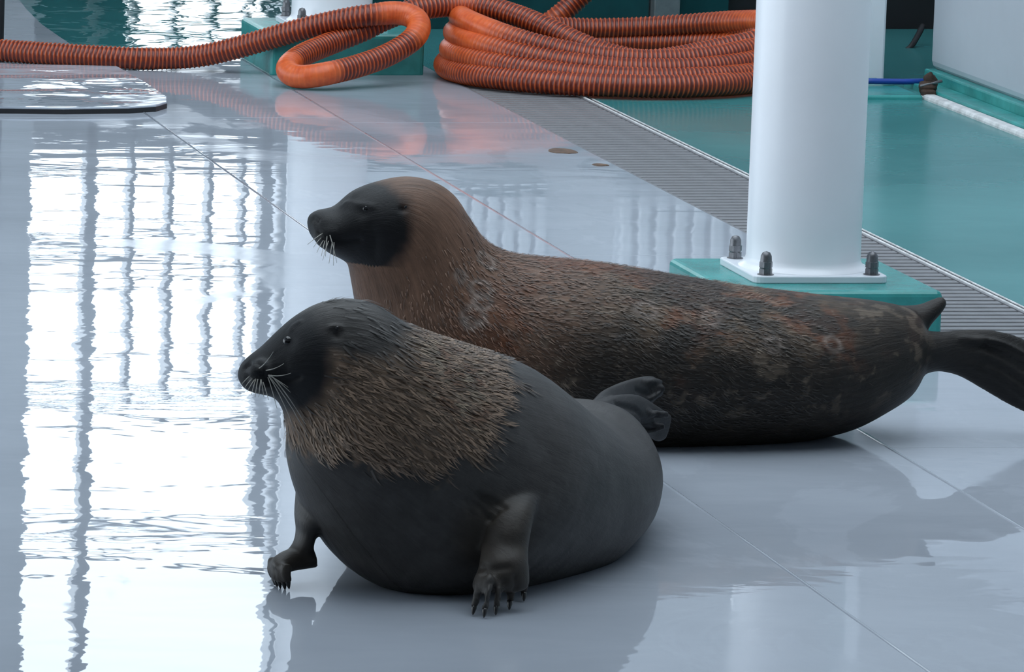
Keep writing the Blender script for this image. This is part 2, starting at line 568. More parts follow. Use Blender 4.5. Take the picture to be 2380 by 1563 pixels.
def build_hose(name, ctrl, R=0.0385, pitch=0.0148, n_loose=None):
    pts = catmull(ctrl, 40)
    s_coil = 1e9 if n_loose is None else np.linalg.norm(np.diff(pts[:n_loose * 40], axis=0), axis=1).sum()
    pts, s = resample(pts, pitch / 6)
    # smooth a little
    for _ in range(120):
        pts[1:-1] = 0.25 * pts[:-2] + 0.5 * pts[1:-1] + 0.25 * pts[2:]
    t, a, b = frames(pts)
    kv = np.linalg.norm(np.gradient(t, axis=0), axis=1) / (pitch / 6)
    ker = np.ones(60) / 60
    kv = np.convolve(np.pad(kv, 30, mode='edge'), ker, 'same')[30:-30]
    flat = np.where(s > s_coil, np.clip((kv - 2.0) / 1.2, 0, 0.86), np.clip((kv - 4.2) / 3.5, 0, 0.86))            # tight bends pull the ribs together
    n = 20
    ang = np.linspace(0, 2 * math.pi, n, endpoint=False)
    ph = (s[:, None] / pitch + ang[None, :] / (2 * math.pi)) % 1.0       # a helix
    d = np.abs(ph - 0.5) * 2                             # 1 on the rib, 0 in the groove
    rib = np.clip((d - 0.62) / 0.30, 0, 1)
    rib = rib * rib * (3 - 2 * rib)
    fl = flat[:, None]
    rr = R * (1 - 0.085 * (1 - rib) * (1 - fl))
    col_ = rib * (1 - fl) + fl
    V = pts[:, None, :] + rr[:, :, None] * (np.cos(ang)[None, :, None] * a[:, None, :] + np.sin(ang)[None, :, None] * b[:, None, :])
    V = V.reshape(-1, 3)
    m = len(pts)
    i = np.arange(m - 1)[:, None] * n
    k = np.arange(n)[None, :]
    k2 = (k + 1) % n
    F = np.stack([i + k, i + k2, i + n + k2, i + n + k], -1).reshape(-1, 4)
    me = bpy.data.meshes.new(name)
    me.from_pydata(V.tolist(), [], F.tolist())
    me.polygons.foreach_set('use_smooth', [True] * len(me.polygons))
    at = me.attributes.new('ridge', 'FLOAT', 'POINT')
    at.data.foreach_set('value', col_.reshape(-1).astype(np.float32))
    me.materials.append(M['hose'])
    return link(bpy.data.objects.new(name, me))


HR = 0.0385
path = []
for u, v in ((-1300, 92), (-900, 94), (-600, 98), (-350, 102), (-150, 108), (0, 117), (100, 124), (200, 130), (300, 135), (380, 136)):
    path.append(P(u, v, HR))
y0 = path[-1].y
for u, v, f in ((460, 131, .12), (540, 114, .30), (620, 91, .5), (700, 68, .7), (780, 49, .85), (860, 35, 1.0)):
    path.append(Q(u, v, y0 + (18.42 - y0) * f))
for u, v, Y in ((930, 30, 18.42), (972, 48, 18.38), (965, 86, 18.32), (905, 126, 18.26), (830, 154, 18.20), (750, 173, 18.15)):
    path.append(Q(u, v, Y))
path.append(P(690, 179, HR))
for u, v, Y in ((667, 160, 18.24), (700, 130, 18.34), (770, 100, 18.44), (840, 72, 18.46), (910, 38, 18.48), (980, 20, 18.50), (1060, 12, 18.52), (1130, 17, 18.48),
                (1210, 40, 18.40), (1280, 70, 18.32), (1350, 103, 18.25), (1430, 130, 18.20), (1530, 140, 18.16)):
    path.append(Q(u, v, Y))
n_loose = len(path)
# the coil: stacked turns, higher on the left than at the front
ccx, ccy = 4.825, 18.44
def coil_pt(deg):
    k = min(3.15, max(0.0, 3.0 - (deg - 540) / 360.0))
    th = math.radians(deg)
    c, s_ = math.cos(th), math.sin(th)
    zl, zf, zr, zb = 0.0385 + 0.054 * k, 0.0385 + 0.023 * k, 0.0385 + 0.046 * k, 0.0385 + 0.026 * k
    z = zr * max(c, 0) ** 2 + zl * max(-c, 0) ** 2 + zb * max(s_, 0) ** 2 + zf * max(-s_, 0) ** 2
    rx = 0.565 - 0.014 * k if c < 0 else 0.50
    ry = (0.50 - 0.056 * k) if s_ < 0 else 0.47 - 0.06 * (int(k + 0.3) % 2)
    e = 1.0                                   # squarer than an ellipse: tight ends, long flat strands
    cx_ = math.copysign(abs(c) ** e, c); sy_ = math.copysign(abs(s_) ** e, s_)
    return Vector((ccx + rx * cx_, ccy + ry * sy_, z))
for i in range(0, 78):
    path.append(coil_pt(318 + i * 19.0))
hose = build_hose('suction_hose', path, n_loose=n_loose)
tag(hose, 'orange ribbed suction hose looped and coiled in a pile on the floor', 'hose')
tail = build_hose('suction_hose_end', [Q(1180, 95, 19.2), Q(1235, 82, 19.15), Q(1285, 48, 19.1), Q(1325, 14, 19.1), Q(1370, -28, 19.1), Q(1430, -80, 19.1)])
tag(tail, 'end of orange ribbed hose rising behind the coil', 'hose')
hose['group'] = tail['group'] = 'orange ribbed hoses'

# ------------------------------------------------------------------ seals
def loft(stations, per=7, n=48):
    """stations: (centre, dorsal vector, lateral vector).  returns verts, faces, (s, phi) per vert"""
    arr = np.array([[*c, *d, *l] for c, d, l in stations], float)
    A = catmull(arr, per)
    c, d, l = A[:, 0:3], A[:, 3:6], A[:, 6:9]
    s = np.r_[0, np.cumsum(np.linalg.norm(np.diff(c, axis=0), axis=1))]
    ang = np.linspace(0, 2 * math.pi, n, endpoint=False)
    V = c[:, None, :] + np.cos(ang)[None, :, None] * d[:, None, :] + np.sin(ang)[None, :, None] * l[:, None, :]
    m = len(A)
    F = []
    for i in range(m - 1):
        for k in range(n):
            F.append((i * n + k, i * n + (k + 1) % n, (i + 1) * n + (k + 1) % n, (i + 1) * n + k))
    F.append(tuple(range(n))[::-1])
    F.append(tuple((m - 1) * n + k for k in range(n)))
    S = np.stack([np.repeat(s, n), np.tile(ang, m)], 1)
    return V.reshape(-1, 3), F, S


def ab(A, B, Y, w, Yb=None, lat=(0, 1, 0)):
    """station from a dorsal and a ventral outline point measured in the plane Y"""
    a = Q(A[0], A[1], Y)
    b = Q(B[0], B[1], Y if Yb is None else Yb)
    c = (a + b) / 2
    l = Vector(lat).normalized() * w
    return (tuple(c), tuple(a - c), tuple(l))


def surf(co, u, v, tol=0.006):
    d = np.array(ray(u, v).normalized())
    rel_ = co - np.array((0, 0, CH))
    dist = np.linalg.norm(np.cross(rel_, d), axis=1)
    cand = np.where(dist < max(tol, dist.min() * 1.3))[0]
    return Vector(co[cand[np.argmin(co[cand, 1])]])


def fuse(name, pieces, voxel, smooth_iter, floor_z=0.0):
    """join closed pieces into ONE continuous skin"""
    verts, faces = [], []
    off = 0
    for V, F in pieces:
        verts.append(np.array(V)); faces += [tuple(i + off for i in f) for f in F]
        off += len(V)
    V = np.concatenate(verts)
    me = bpy.data.meshes.new(name + '_tmp')
    me.from_pydata(V.tolist(), [], faces)
    bm = bmesh.new(); bm.from_mesh(me)
    bmesh.ops.recalc_face_normals(bm, faces=bm.faces[:]); bm.to_mesh(me); bm.free()
    o = bpy.data.objects.new(name + '_tmp', me)
    col.objects.link(o)
    r = o.modifiers.new('r', 'REMESH'); r.mode = 'VOXEL'; r.voxel_size = voxel
    sm = o.modifiers.new('s', 'SMOOTH'); sm.factor = 0.5; sm.iterations = smooth_iter
    dg = bpy.context.evaluated_depsgraph_get()
    out = bpy.data.meshes.new_from_object(o.evaluated_get(dg))
    bpy.data.objects.remove(o)
    bpy.data.meshes.remove(me)
    n = len(out.vertices)
    co = np.empty(n * 3, np.float32); out.vertices.foreach_get('co', co); co = co.reshape(-1, 3)
    co[:, 2] = np.maximum(co[:, 2], floor_z)
    out.vertices.foreach_set('co', co.reshape(-1))
    out.polygons.foreach_set('use_smooth', [True] * len(out.polygons))
    out.name = name
    return out, co


def seal_mat(name):
    m, nt, bs = new_mat(name)
    at = node(nt, 'ShaderNodeAttribute', attribute_name='coat')
    uv = node(nt, 'ShaderNodeAttribute', attribute_name='flow')
    wt = node(nt, 'ShaderNodeAttribute', attribute_name='fuzz')
    mp = node(nt, 'ShaderNodeMapping'); mp.inputs['Scale'].default_value = (16, 75, 1)
    nt.links.new(uv.outputs['Vector'], mp.inputs[0])
    n1 = node(nt, 'ShaderNodeTexNoise'); n1.inputs['Scale'].default_value = 1.0; n1.inputs['Detail'].default_value = 5; n1.inputs['Distortion'].default_value = 0.8
    nt.links.new(mp.outputs[0], n1.inputs['Vector'])
    r1 = ramp(nt, n1.outputs[0], [(0.36, 0.55), (0.66, 1.45)])
    one = mix_rgb(nt, wt.outputs['Fac'], (1, 1, 1), r1.outputs[0])
    c = mix_rgb(nt, 1.0, at.outputs['Color'], one, 'MULTIPLY')
    n2 = noise_tex(nt, 14, 6, 0.65)
    r2 = ramp(nt, n2.outputs[0], [(0.3, 0.75), (0.7, 1.25)])
    c = mix_rgb(nt, 1.0, c, r2.outputs[0], 'MULTIPLY')
    nt.links.new(c, bs.inputs['Base Color'])
    bs.inputs['Roughness'].default_value = 0.5
    bs.inputs['Specular IOR Level'].default_value = 0.22
    bs.inputs['Sheen Weight'].default_value = 0.0
    bs.inputs['Sheen Roughness'].default_value = 0.4
    n3 = node(nt, 'ShaderNodeTexNoise'); n3.inputs['Scale'].default_value = 4.0; n3.inputs['Detail'].default_value = 3
    nt.links.new(mp.outputs[0], n3.inputs['Vector'])
    ad = node(nt, 'ShaderNodeMath', operation='MULTIPLY_ADD')
    nt.links.new(n1.outputs[0], ad.inputs[0]); nt.links.new(wt.outputs['Fac'], ad.inputs[1])
    md = node(nt, 'ShaderNodeMath', operation='MULTIPLY'); md.inputs[1].default_value = 0.12
    nt.links.new(n3.outputs[0], md.inputs[0]); nt.links.new(md.outputs[0], ad.inputs[2])
    bump(nt, ad.outputs[0], 1.0, 0.006, bs)
    return m


M['fur_a'] = seal_mat('brown_seal_coat')
M['fur_b'] = seal_mat('dark_seal_coat')
M['eye'] = paint('wet_black_eye', (0.004, 0.004, 0.005), 0.04, 0.1, 10)
M['nose'] = paint('wet_black_nose', (0.008, 0.008, 0.009), 0.2, 0.2, 60)
M['whisker'] = paint('pale_whisker', (0.42, 0.40, 0.36), 0.35, 0.1, 30)


def sstep(x, a, b):
    t = np.clip((x - a) / (b - a), 0, 1)
    return t * t * (3 - 2 * t)


def fbm(co, scale, seed=0.0):
    out = np.empty(len(co))
    for i, p in enumerate(co):
        q = Vector((p[0] * scale + seed, p[1] * scale, p[2] * scale))
        out[i] = mnoise.fractal(q, 0.8, 2.0, 4)
    return out


def flow_coords(co, LV, LS):
    """smoothly interpolated position along (m) and around (radians, seam on the belly)"""
    kd = kdtree.KDTree(len(LV))
    for i, v in enumerate(LV): kd.insert(v, i)
    kd.balance()
    out = np.empty((len(co), 2))
    for j, p in enumerate(co):
        w0 = ss = cc = sn = 0.0
        for (q, i, d) in kd.find_n(p, 10):
            w = 1.0 / (d * d + 1e-4)
            w0 += w; ss += w * LS[i, 0]; cc += w * math.cos(LS[i, 1]); sn += w * math.sin(LS[i, 1])
        out[j] = (ss / w0, math.atan2(sn, cc))
    return out


def whiskers(name, roots, parent, mat):
    V, F = [], []
    for (p0, d, ln, droop) in roots:
        p0 = Vector(p0); d = Vector(d).normalized()
        pts = []
        for k in range(6):
            f = k / 5
            q = p0 + d * ln * f + Vector((0, 0, -droop * ln * f * f))
            pts.append(tuple(q))
        v, f_ = tube_data(pts, np.linspace(0.0011, 0.0004, 6), 5)
        off = len(V)
        V += v.tolist(); F += [tuple(i + off for i in ff) for ff in f_]
    o = mesh(name, V, F, mat, parent, True)
    o['kind'] = 'stuff'
    return o


def paint_seal(me, co, S, coat, fuzz):
    a = me.attributes.new('coat', 'FLOAT_COLOR', 'POINT')
    a.data.foreach_set('color', np.c_[coat, np.ones(len(co))].astype(np.float32).reshape(-1))
    a = me.attributes.new('flow', 'FLOAT_VECTOR', 'POINT')
    # unwrapped position along and around the trunk
    a.data.foreach_set('vector', np.c_[S[:, 0], S[:, 1] * 0.2, np.zeros(len(co))].astype(np.float32).reshape(-1))
    a = me.attributes.new('fuzz', 'FLOAT', 'POINT')
    a.data.foreach_set('value', fuzz.astype(np.float32))


def claw(p, d, ln, r, parent):
    d = Vector(d).normalized()
    pts = [Vector(p) + d * ln * f + Vector((0, 0, 0.12 * ln * math.sin(f * 2.2))) for f in (-0.2, 0.2, 0.5, 0.8, 1.0)]
    return tube('claw', [tuple(q) for q in pts], [r, r, r * 0.8, r * 0.5, r * 0.12], M['claw'], parent, 8)


# ---- the larger brown seal, lying side on
Y1 = 12.02
H1 = 12.02
stA = []
for A, B, w in [((716, 512), (717, 528), .010), ((722, 500), (722, 545), .034), ((742, 489), (735, 563), .056), ((782, 479), (762, 587), .072),
                ((826, 443), (795, 604), .083), ((882, 422), (808, 614), .094), ((945, 411), (812, 622), .104), ((1005, 421), (817, 650), .113),
                ((1055, 453), (824, 690), .124), ((1092, 508), (832, 742), .140), ((1128, 556), (840, 805), .160), ((1180, 585), (852, 885), .185),
                ((1255, 598), (895, 965), .212), ((1350, 606), (1010, 1030), .235), ((1450, 619), (1190, 1050), .248), ((1550, 636), (1390, 1052), .252),
                ((1650, 653), (1580, 1046), .250), ((1750, 668), (1740, 1034), .238), ((1850, 680), (1860, 1020), .22), ((1940, 690), (1962, 998), .185),
                ((2020, 698), (2048, 958), .145), ((2082, 708), (2108, 920), .105), ((2122, 722), (2140, 870), .072), ((2142, 745), (2152, 845), .045)]:
    stA.append(ab(A, B, Y1, w))
LVa, LFa, LSa = loft(stA)
pieces = [(LVa, LFa)]
# cheek pads, brow
pieces.append(blob(Q(772, 545, Y1 - 0.030), .040, .045, .036))
pieces.append(blob(Q(738, 520, Y1), .022, .030, .020))


def paddle(sts, per=6, n=24):
    V, F, S = loft(sts, per, n)
    return V, F


# hind flippers: the broad one sweeps away to the right, the other sticks up rolled
fl = []
for A, B, w in [((1990, 730), (2010, 920), .10), ((2060, 742), (2080, 895), .078), ((2120, 760), (2135, 874), .054), ((2165, 770), (2172, 864), .040), ((2200, 770), (2202, 867), .032), ((2245, 766), (2235, 878), .028),
                ((2305, 767), (2290, 910), .026), ((2370, 783), (2345, 942), .024), ((2430, 820), (2400, 968), .020), ((2480, 870), (2450, 990), .016), ((2520, 930), (2490, 1004), .010)]:
    fl.append(ab(A, B, Y1 - 0.02, w))
pieces.append(paddle(fl))
# ridges of the toes along the broad flipper
for (u0, v0), (u1, v1), (u2, v2) in (((2230, 788), (2320, 800), (2500, 905)), ((2230, 815), (2320, 835), (2480, 945)), ((2230, 842), (2310, 868), (2460, 975))):
    tp = catmull([Q(u0, v0, Y1 - 0.040), Q(u1, v1, Y1 - 0.044), Q((u1 + u2) / 2, (v1 + v2) / 2 - 4, Y1 - 0.042), Q(u2, v2, Y1 - 0.032)], 10)
    pieces.append(tube_data(tp, np.linspace(0.008, 0.013, len(tp)), 12))
f2 = []
for A, B, w in [((2000, 712), (2010, 830), .07), ((2060, 708), (2085, 815), .06), ((2105, 711), (2138, 788), .046), ((2140, 708), (2160, 756), .034), ((2168, 697), (2184, 730), .025), ((2188, 690), (2198, 710), .016), ((2196, 694), (2199, 704), .008)]:
    f2.append(ab(A, B, Y1 + 0.035, w))
pieces.append(paddle(f2))
# fore flipper lying out in front
ff = [((960, 860), (980, 960), .06), ((880, 890), (890, 975), .06), ((800, 920), (805, 982), .055), ((725, 938), (730, 986), .05), ((685, 945), (690, 984), .045), ((664, 955), (666, 978), .02)]
pieces.append(paddle([ab(A, B, 12.02, w) for A, B, w in ff]))
meA, coA = fuse('body', pieces, 0.0052, 6)
SA = flow_coords(coA, LVa, LSa)


def near(co, q, r0, r1):
    return 1 - sstep(np.linalg.norm(co - np.array(q), axis=1), r0, r1)


n_big = fbm(coA, 4.0, 3.1)
n_mid = fbm(coA, 13.0, 9.7)
n_fin = fbm(coA, 34.0, 5.2)
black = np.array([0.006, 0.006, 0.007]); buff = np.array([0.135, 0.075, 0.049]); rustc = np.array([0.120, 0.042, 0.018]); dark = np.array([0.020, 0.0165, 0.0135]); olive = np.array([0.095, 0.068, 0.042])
s = SA[:, 0]; ph = SA[:, 1]
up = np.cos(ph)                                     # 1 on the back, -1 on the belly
Ls = s.max()
coat = np.tile(buff, (len(coA), 1))
def lay(c, w):
    global coat
    coat = coat * (1 - w[:, None]) + np.array(c) * w[:, None]
lay(olive, sstep(s, 0.50, 0.75) * 0.7)
lay(rustc, sstep(n_big + 0.5 * n_mid, -0.05, 0.35) * sstep(s, 0.30, 0.55) * sstep(up, -0.6, 0.2) * 0.95)
lay(dark, sstep(n_big * 0.8 - n_mid * 0.7, 0.0, 0.35) * sstep(s, 0.6, 0.85) * 0.8)
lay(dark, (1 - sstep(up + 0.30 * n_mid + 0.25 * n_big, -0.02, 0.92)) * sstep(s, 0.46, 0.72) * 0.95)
lay(dark, sstep(s, Ls - 0.32, Ls - 0.10) * 0.85)
lay((0.15, 0.115, 0.085), sstep(n_fin * 0.7 + n_mid, 0.38, 0.62) * sstep(s, 0.35, 0.6) * sstep(up, -0.8, 0.0) * 0.5)
# ring marks
for (u, v, r) in ((1120, 672, .019), (1122, 702, .016), (1100, 735, .020), (1095, 750, .012), (1130, 605, .018), (1068, 640, .010), (1798, 797, .016), (1500, 720, .02), (1650, 740, .018), (1940, 800, .016)):
    d = ray(u, v); 
    best = np.argmin(np.linalg.norm(np.cross(coA - np.array((0, 0, CH)), np.array(d.normalized())), axis=1) + 0.05 * (coA[:, 1] - 11.7))
    dist = np.linalg.norm(coA - coA[best], axis=1) * (1 + 0.25 * n_fin)
    lay((0.21, 0.165, 0.14), np.exp(-((dist - r) / 0.0055) ** 2) * 0.75)
nose_q = Q(717, 520, Y1)
mask_d = np.linalg.norm((coA - np.array(Q(800, 525, Y1))) * np.array([0.85, 0.6, 1.0]), axis=1) + 0.012 * n_mid
face_w = (1 - sstep(mask_d, 0.100, 0.138)) * (1 - sstep(coA[:, 0] * 0 + np.where(coA[:, 2] < Q(800, 606, Y1).z, 1, 0), 0.4, 0.6))
lay(black, np.clip(face_w, 0, 1))
lay((0.022, 0.02, 0.019), sstep(coA[:, 0], Q(2120, 700, Y1).x, Q(2170, 700, Y1).x) * 0.9)
fz = 0.35 + 0.35 * sstep(s, 0.25, 0.5)
fz = fz * (1 - 0.85 * np.clip(face_w, 0, 1)) * (1 - 0.7 * sstep(s, Ls - 0.2, Ls))
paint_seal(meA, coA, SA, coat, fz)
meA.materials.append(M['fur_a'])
sealA = tag(empty('seal', (P(1500, 1000).x, Y1, 0)), 'large brown seal with black face lying stretched out before the white column', 'seal', 'seals on the wet floor')
link(bpy.data.objects.new('body', meA), sealA)


def vnormals(me):
    me.update()
    n = np.empty(len(me.vertices) * 3, np.float32)
    me.vertex_normals.foreach_get('vector', n)
    return n.reshape(-1, 3)


def poly_dist(co, pts):
    best = np.full(len(co), 1e9)
    pts = [np.array(p) for p in pts]
    if len(pts) == 1: return np.linalg.norm(co - pts[0], axis=1)
    for p, q in zip(pts[:-1], pts[1:]):
        d = q - p
        t = np.clip(((co - p) @ d) / (d @ d + 1e-12), 0, 1)
        best = np.minimum(best, np.linalg.norm(co - (p + t[:, None] * d), axis=1))
    return best


def carve(me, co, lines):
    """press shallow creases (or raise folds) into the skin; lines: (pixels of the outline, sigma, depth)"""
    base_ = co.copy()
    nrm = vnormals(me)
    ds = []
    for px, sig, dep in lines:
        d = poly_dist(base_, [surf(base_, u, v) for u, v in px])
        w = np.exp(-(d / sig) ** 2)
        co -= nrm * (w * dep)[:, None]
        ds.append(w)
    me.vertices.foreach_set('co', co.reshape(-1).astype(np.float32))
    me.update()
    return ds


def fur(me, co, LV, LS, weight, coat, count, length, width, parent, nring=48):
    """short clumps of damp hair lying along the trunk"""
    nrm = vnormals(me)
    kd = kdtree.KDTree(len(LV))
    for i, v in enumerate(LV): kd.insert(v, i)
    kd.balance()
    pr = weight / weight.sum()
    pick = rng.choice(len(co), count, p=pr)
    V, F, C = [], [], []
    for i in pick:
        p = Vector(co[i]); n = Vector(nrm[i])
        j = kd.find(p)[1]
        j2 = min(j + nring, len(LV) - 1)
        d = Vector(LV[j2]) - Vector(LV[j])
        d.normalize()
        d = d + Vector((0, 0, -0.45))
        d = d - n * d.dot(n)
        if d.length < 1e-4: continue
        d.normalize()
        sd = n.cross(d)
        bend = random.uniform(-0.35, 0.35) + 0.5 * mnoise.noise(p * 9)
        d = (d + sd * bend).normalized(); sd = n.cross(d)
        L = length * random.uniform(0.5, 1.2); W = width * random.uniform(0.6, 1.3)
        k = len(V)
        a0 = p + n * 0.0002
        a1 = p + d * L * 0.5 + n * 0.0030
        a2 = p + d * L + n * 0.0018 + sd * L * 0.1
        V += [a0 - sd * W * .5, a0 + sd * W * .5, a1 - sd * W * .45, a1 + sd * W * .45, a2]
        F += [(k, k + 1, k + 3, k + 2), (k + 2, k + 3, k + 4)]
        c = np.clip(coat[i] * random.choice((0.5, 0.75, 1.05, 1.35, 1.7)), 0, 0.5)
        C += [c] * 5
    o = mesh('fur', V, F, M['hair'], parent, True)
    at = o.data.attributes.new('coat', 'FLOAT_COLOR', 'POINT')
    at.data.foreach_set('color', np.c_[np.array(C), np.ones(len(C))].astype(np.float32).reshape(-1))
    o['kind'] = 'stuff'
    return o


def hair_mat():
    m, nt, bs = new_mat('damp_hair')
    at = node(nt, 'ShaderNodeAttribute', attribute_name='coat')
    nt.links.new(at.outputs['Color'], bs.inputs['Base Color'])
    bs.inputs['Roughness'].default_value = 0.55
    return m


M['hair'] = hair_mat()


def eye(q, r, parent, lidmat):
    V, F = blob(q, r, r, r, 20)
    return mesh('eye', V, F, M['eye'], parent, True)


def px_whiskers(co, lines, parent, lift=0.03):
    roots = []
    for (u0, v0), (u1, v1), droop in lines:
        p0 = surf(co, u0, v0)
        p1 = Q(u1, v1, p0.y - lift)
        d = p1 - p0
        roots.append((p0, d + Vector((0, 0, droop * d.length)), d.length, droop))
    return whiskers('whiskers', roots, parent, M['whisker'])


cr = carve(meA, coA, [([(846, 490)], .016, .004), ([(936, 482)], .0075, .007), ([(733, 542), (745, 552), (765, 560), (800, 566), (832, 562)], .006, .005),
                      ([(722, 506), (730, 512), (735, 510)], .005, .004), ([(800, 468), (830, 470), (858, 478)], .009, -.003), ([(855, 520), (865, 560), (862, 590)], .012, .003),
                      ([(2290, 790), (2330, 800), (2380, 830)], .006, .006), ([(2285, 810), (2330, 826), (2380, 858)], .006, .006), ([(2270, 850), (2320, 880), (2380, 925)], .006, .005)])
eye(surf(coA, 846, 490) + Vector((0.002, 0.0105, 0)), .0115, sealA, None)
V, F = blob(surf(coA, 936, 482) + Vector((0.002, 0.003, 0)), .0045, .0045, .006, 14)
mesh('ear_hole', V, F, M['nose'], sealA, True)
px_whiskers(coA, [((746, 556), (738, 585), .2), ((752, 558), (748, 592), .2), ((760, 556), (752, 600), .2), ((768, 558), (766, 606), .2), ((774, 560), (775, 610), .2), ((764, 550), (780, 602), .2),
                  ((742, 552), (730, 574), .2), ((754, 548), (757, 590), .2), ((744, 545), (716, 568), .1)], sealA, 0.02)
fur(meA, coA, LVa, LSa, sstep(SA[:, 0], 0.22, 0.4) * (1 - sstep(SA[:, 0], 1.0, 1.3)) * sstep(np.cos(SA[:, 1]), -0.9, -0.2) * (coA[:, 1] < Y1 + 0.05) + 1e-12, coat, 7000, 0.018, 0.0022, sealA)


# ---- the fat dark seal in front, chest towards the viewer, head turned in profile
AX = Vector((0.6, 0.8, 0.0)); LT = Vector((0.8, -0.6, 0.0)); C0 = Vector((2.44, 10.56, 0.0))
stB = []
YH = 10.47
for A, B, Ya, Yb, lat, w in [((555, 868), (556, 884), YH, YH, (0, -1, 0), .010), ((562, 848), (565, 901), YH, YH, (0, -1, 0), .030),
                             ((582, 828), (588, 913), YH, YH, (0, -1, 0), .044), ((612, 805), (618, 919), YH, YH, (0, -1, 0), .054),
                             ((646, 773), (642, 930), YH, YH, (0, -1, 0), .068), ((690, 736), (658, 955), YH, YH, (0, -1, 0), .084),
                             ((745, 706), (667, 985), YH, YH, (0, -1, 0), .098), ((810, 695), (674, 1015), YH, YH - .01, (.1, -1, 0), .112),
                             ((870, 706), (688, 1050), YH + .01, YH - .03, (.2, -1, 0), .130), ((925, 741), (712, 1092), YH + .03, YH - .06, (.35, -.94, 0), .155),
                             ((985, 770), (762, 1160), 10.56, 10.38, (.6, -.8, 0), .188), ((1060, 797), (850, 1280), 10.65, 10.36, (.75, -.66, 0), .228),
                             ((1130, 824), (960, 1385), 10.74, 10.40, (.8, -.6, 0), .262)]:
    stB.append(ab(A, B, Ya, w, Yb, lat))
def bst(t, zc, hh, w, k=0.0, tilt=0.0):
    c = C0 + AX * t + LT * k + Vector((0, 0, zc))
    return (tuple(c), (tilt * hh * AX.x, tilt * hh * AX.y, hh), tuple(LT * w))
stB += [bst(0.28, 0.115, 0.200, .286, .0, .35), bst(0.43, 0.103, 0.168, .266, .0, .15), bst(0.56, 0.100, 0.148, .224, .0, .05), bst(0.67, 0.103, 0.138, .180, .0),
        bst(0.76, 0.110, 0.115, .130, .0), bst(0.83, 0.125, 0.08, .08, .0), bst(0.87, 0.13, 0.05, .045, .0)]
LVb, LFb, LSb = loft(stB)
pieces = [(LVb, LFb)]
# muzzle pads
pieces.append(blob(Q(612, 870, YH - 0.035), .032, .030, .030))
pieces.append(blob(Q(575, 872, YH - 0.005), .018, .030, .022))


def limb(sts, per=6, n=24):
    V, F, S = loft(sts, per, n)
    return V, F


# fore flipper planted on the floor in front of the body
LVn = np.array(LVb)
def on_flank(u, v, off):
    q = surf(LVn, u, v, 0.014)
    return q.y + off
arm = [ab((1105, 1050), (1275, 1060), on_flank(1190, 1055, .17), .05), ab((1110, 1110), (1262, 1116), on_flank(1186, 1113, .092), .075), ab((1116, 1165), (1246, 1168), on_flank(1181, 1166, .046), .070),
       ab((1122, 1215), (1234, 1217), on_flank(1178, 1216, .012), .062), ab((1122, 1255), (1228, 1257), on_flank(1175, 1256, -.010), .052), ab((1118, 1292), (1226, 1294), 10.262, .046),
       ab((1112, 1325), (1229, 1330), 10.248, .042), ab((1100, 1350), (1230, 1354), 10.238, .034), ab((1097, 1368), (1226, 1366), 10.233, .024), ab((1102, 1378), (1218, 1374), 10.23, .012)]
pieces.append(limb(arm))
digR = []
for (u0, v0), (u1, v1), r in (((1116, 1340), (1102, 1412), .0098), ((1137, 1342), (1127, 1418), .0098), ((1162, 1342), (1154, 1412), .0098), ((1190, 1340), (1185, 1400), .0098), ((1216, 1330), (1218, 1380), .0098)):
    p1 = P(u1, v1, 0.016); p0 = Q(u0, v0, p1.y + 0.045); pm = (p0 + p1) / 2 + Vector((0, -0.008, 0.006))
    tp = catmull([p0, pm, p1], 6)
    pieces.append(tube_data(tp, np.linspace(r * 1.1, r * 0.68, len(tp)), 12))
    digR.append((p1, (p1 - pm)))
# fore flipper on the other side, bent at the wrist
arm2 = [ab((690, 1130), (840, 1160), 10.54, .07), ab((686, 1195), (765, 1205), 10.50, .06), ab((689, 1235), (736, 1240), 10.49, .042), ab((682, 1265), (728, 1268), 10.48, .036), ab((666, 1284), (722, 1290), 10.475, .032)]
pieces.append(limb(arm2))
palm = [ab((728, 1276), (734, 1318), 10.48, .034), ab((700, 1276), (708, 1322), 10.475, .036), ab((668, 1280), (684, 1326), 10.46, .036), ab((640, 1296), (670, 1330), 10.445, .034), ab((630, 1312), (662, 1336), 10.435, .03)]
pieces.append(limb(palm))
digL = []
for (u0, v0), (u1, v1), dy, r in (((640, 1305), (641, 1358), 0.02, .0105), ((646, 1312), (648, 1366), 0.0, .0115), ((658, 1314), (659, 1368), -0.02, .0125), ((668, 1312), (669, 1352), -0.04, .011), ((634, 1300), (636, 1345), 0.045, .010)):
    p1 = Q(u1, v1, 10.43 + dy * 0.6); p1.z = max(p1.z, 0.014); p0 = Q(u0, v0, 10.445 + dy)
    pm = (p0 + p1) / 2 + Vector((-0.004, -0.004, 0.0))
    tp = catmull([p0, pm, p1], 6)
    pieces.append(tube_data(tp, np.linspace(r, r * 0.8, len(tp)), 12))
    digL.append((p1, (p1 - pm)))
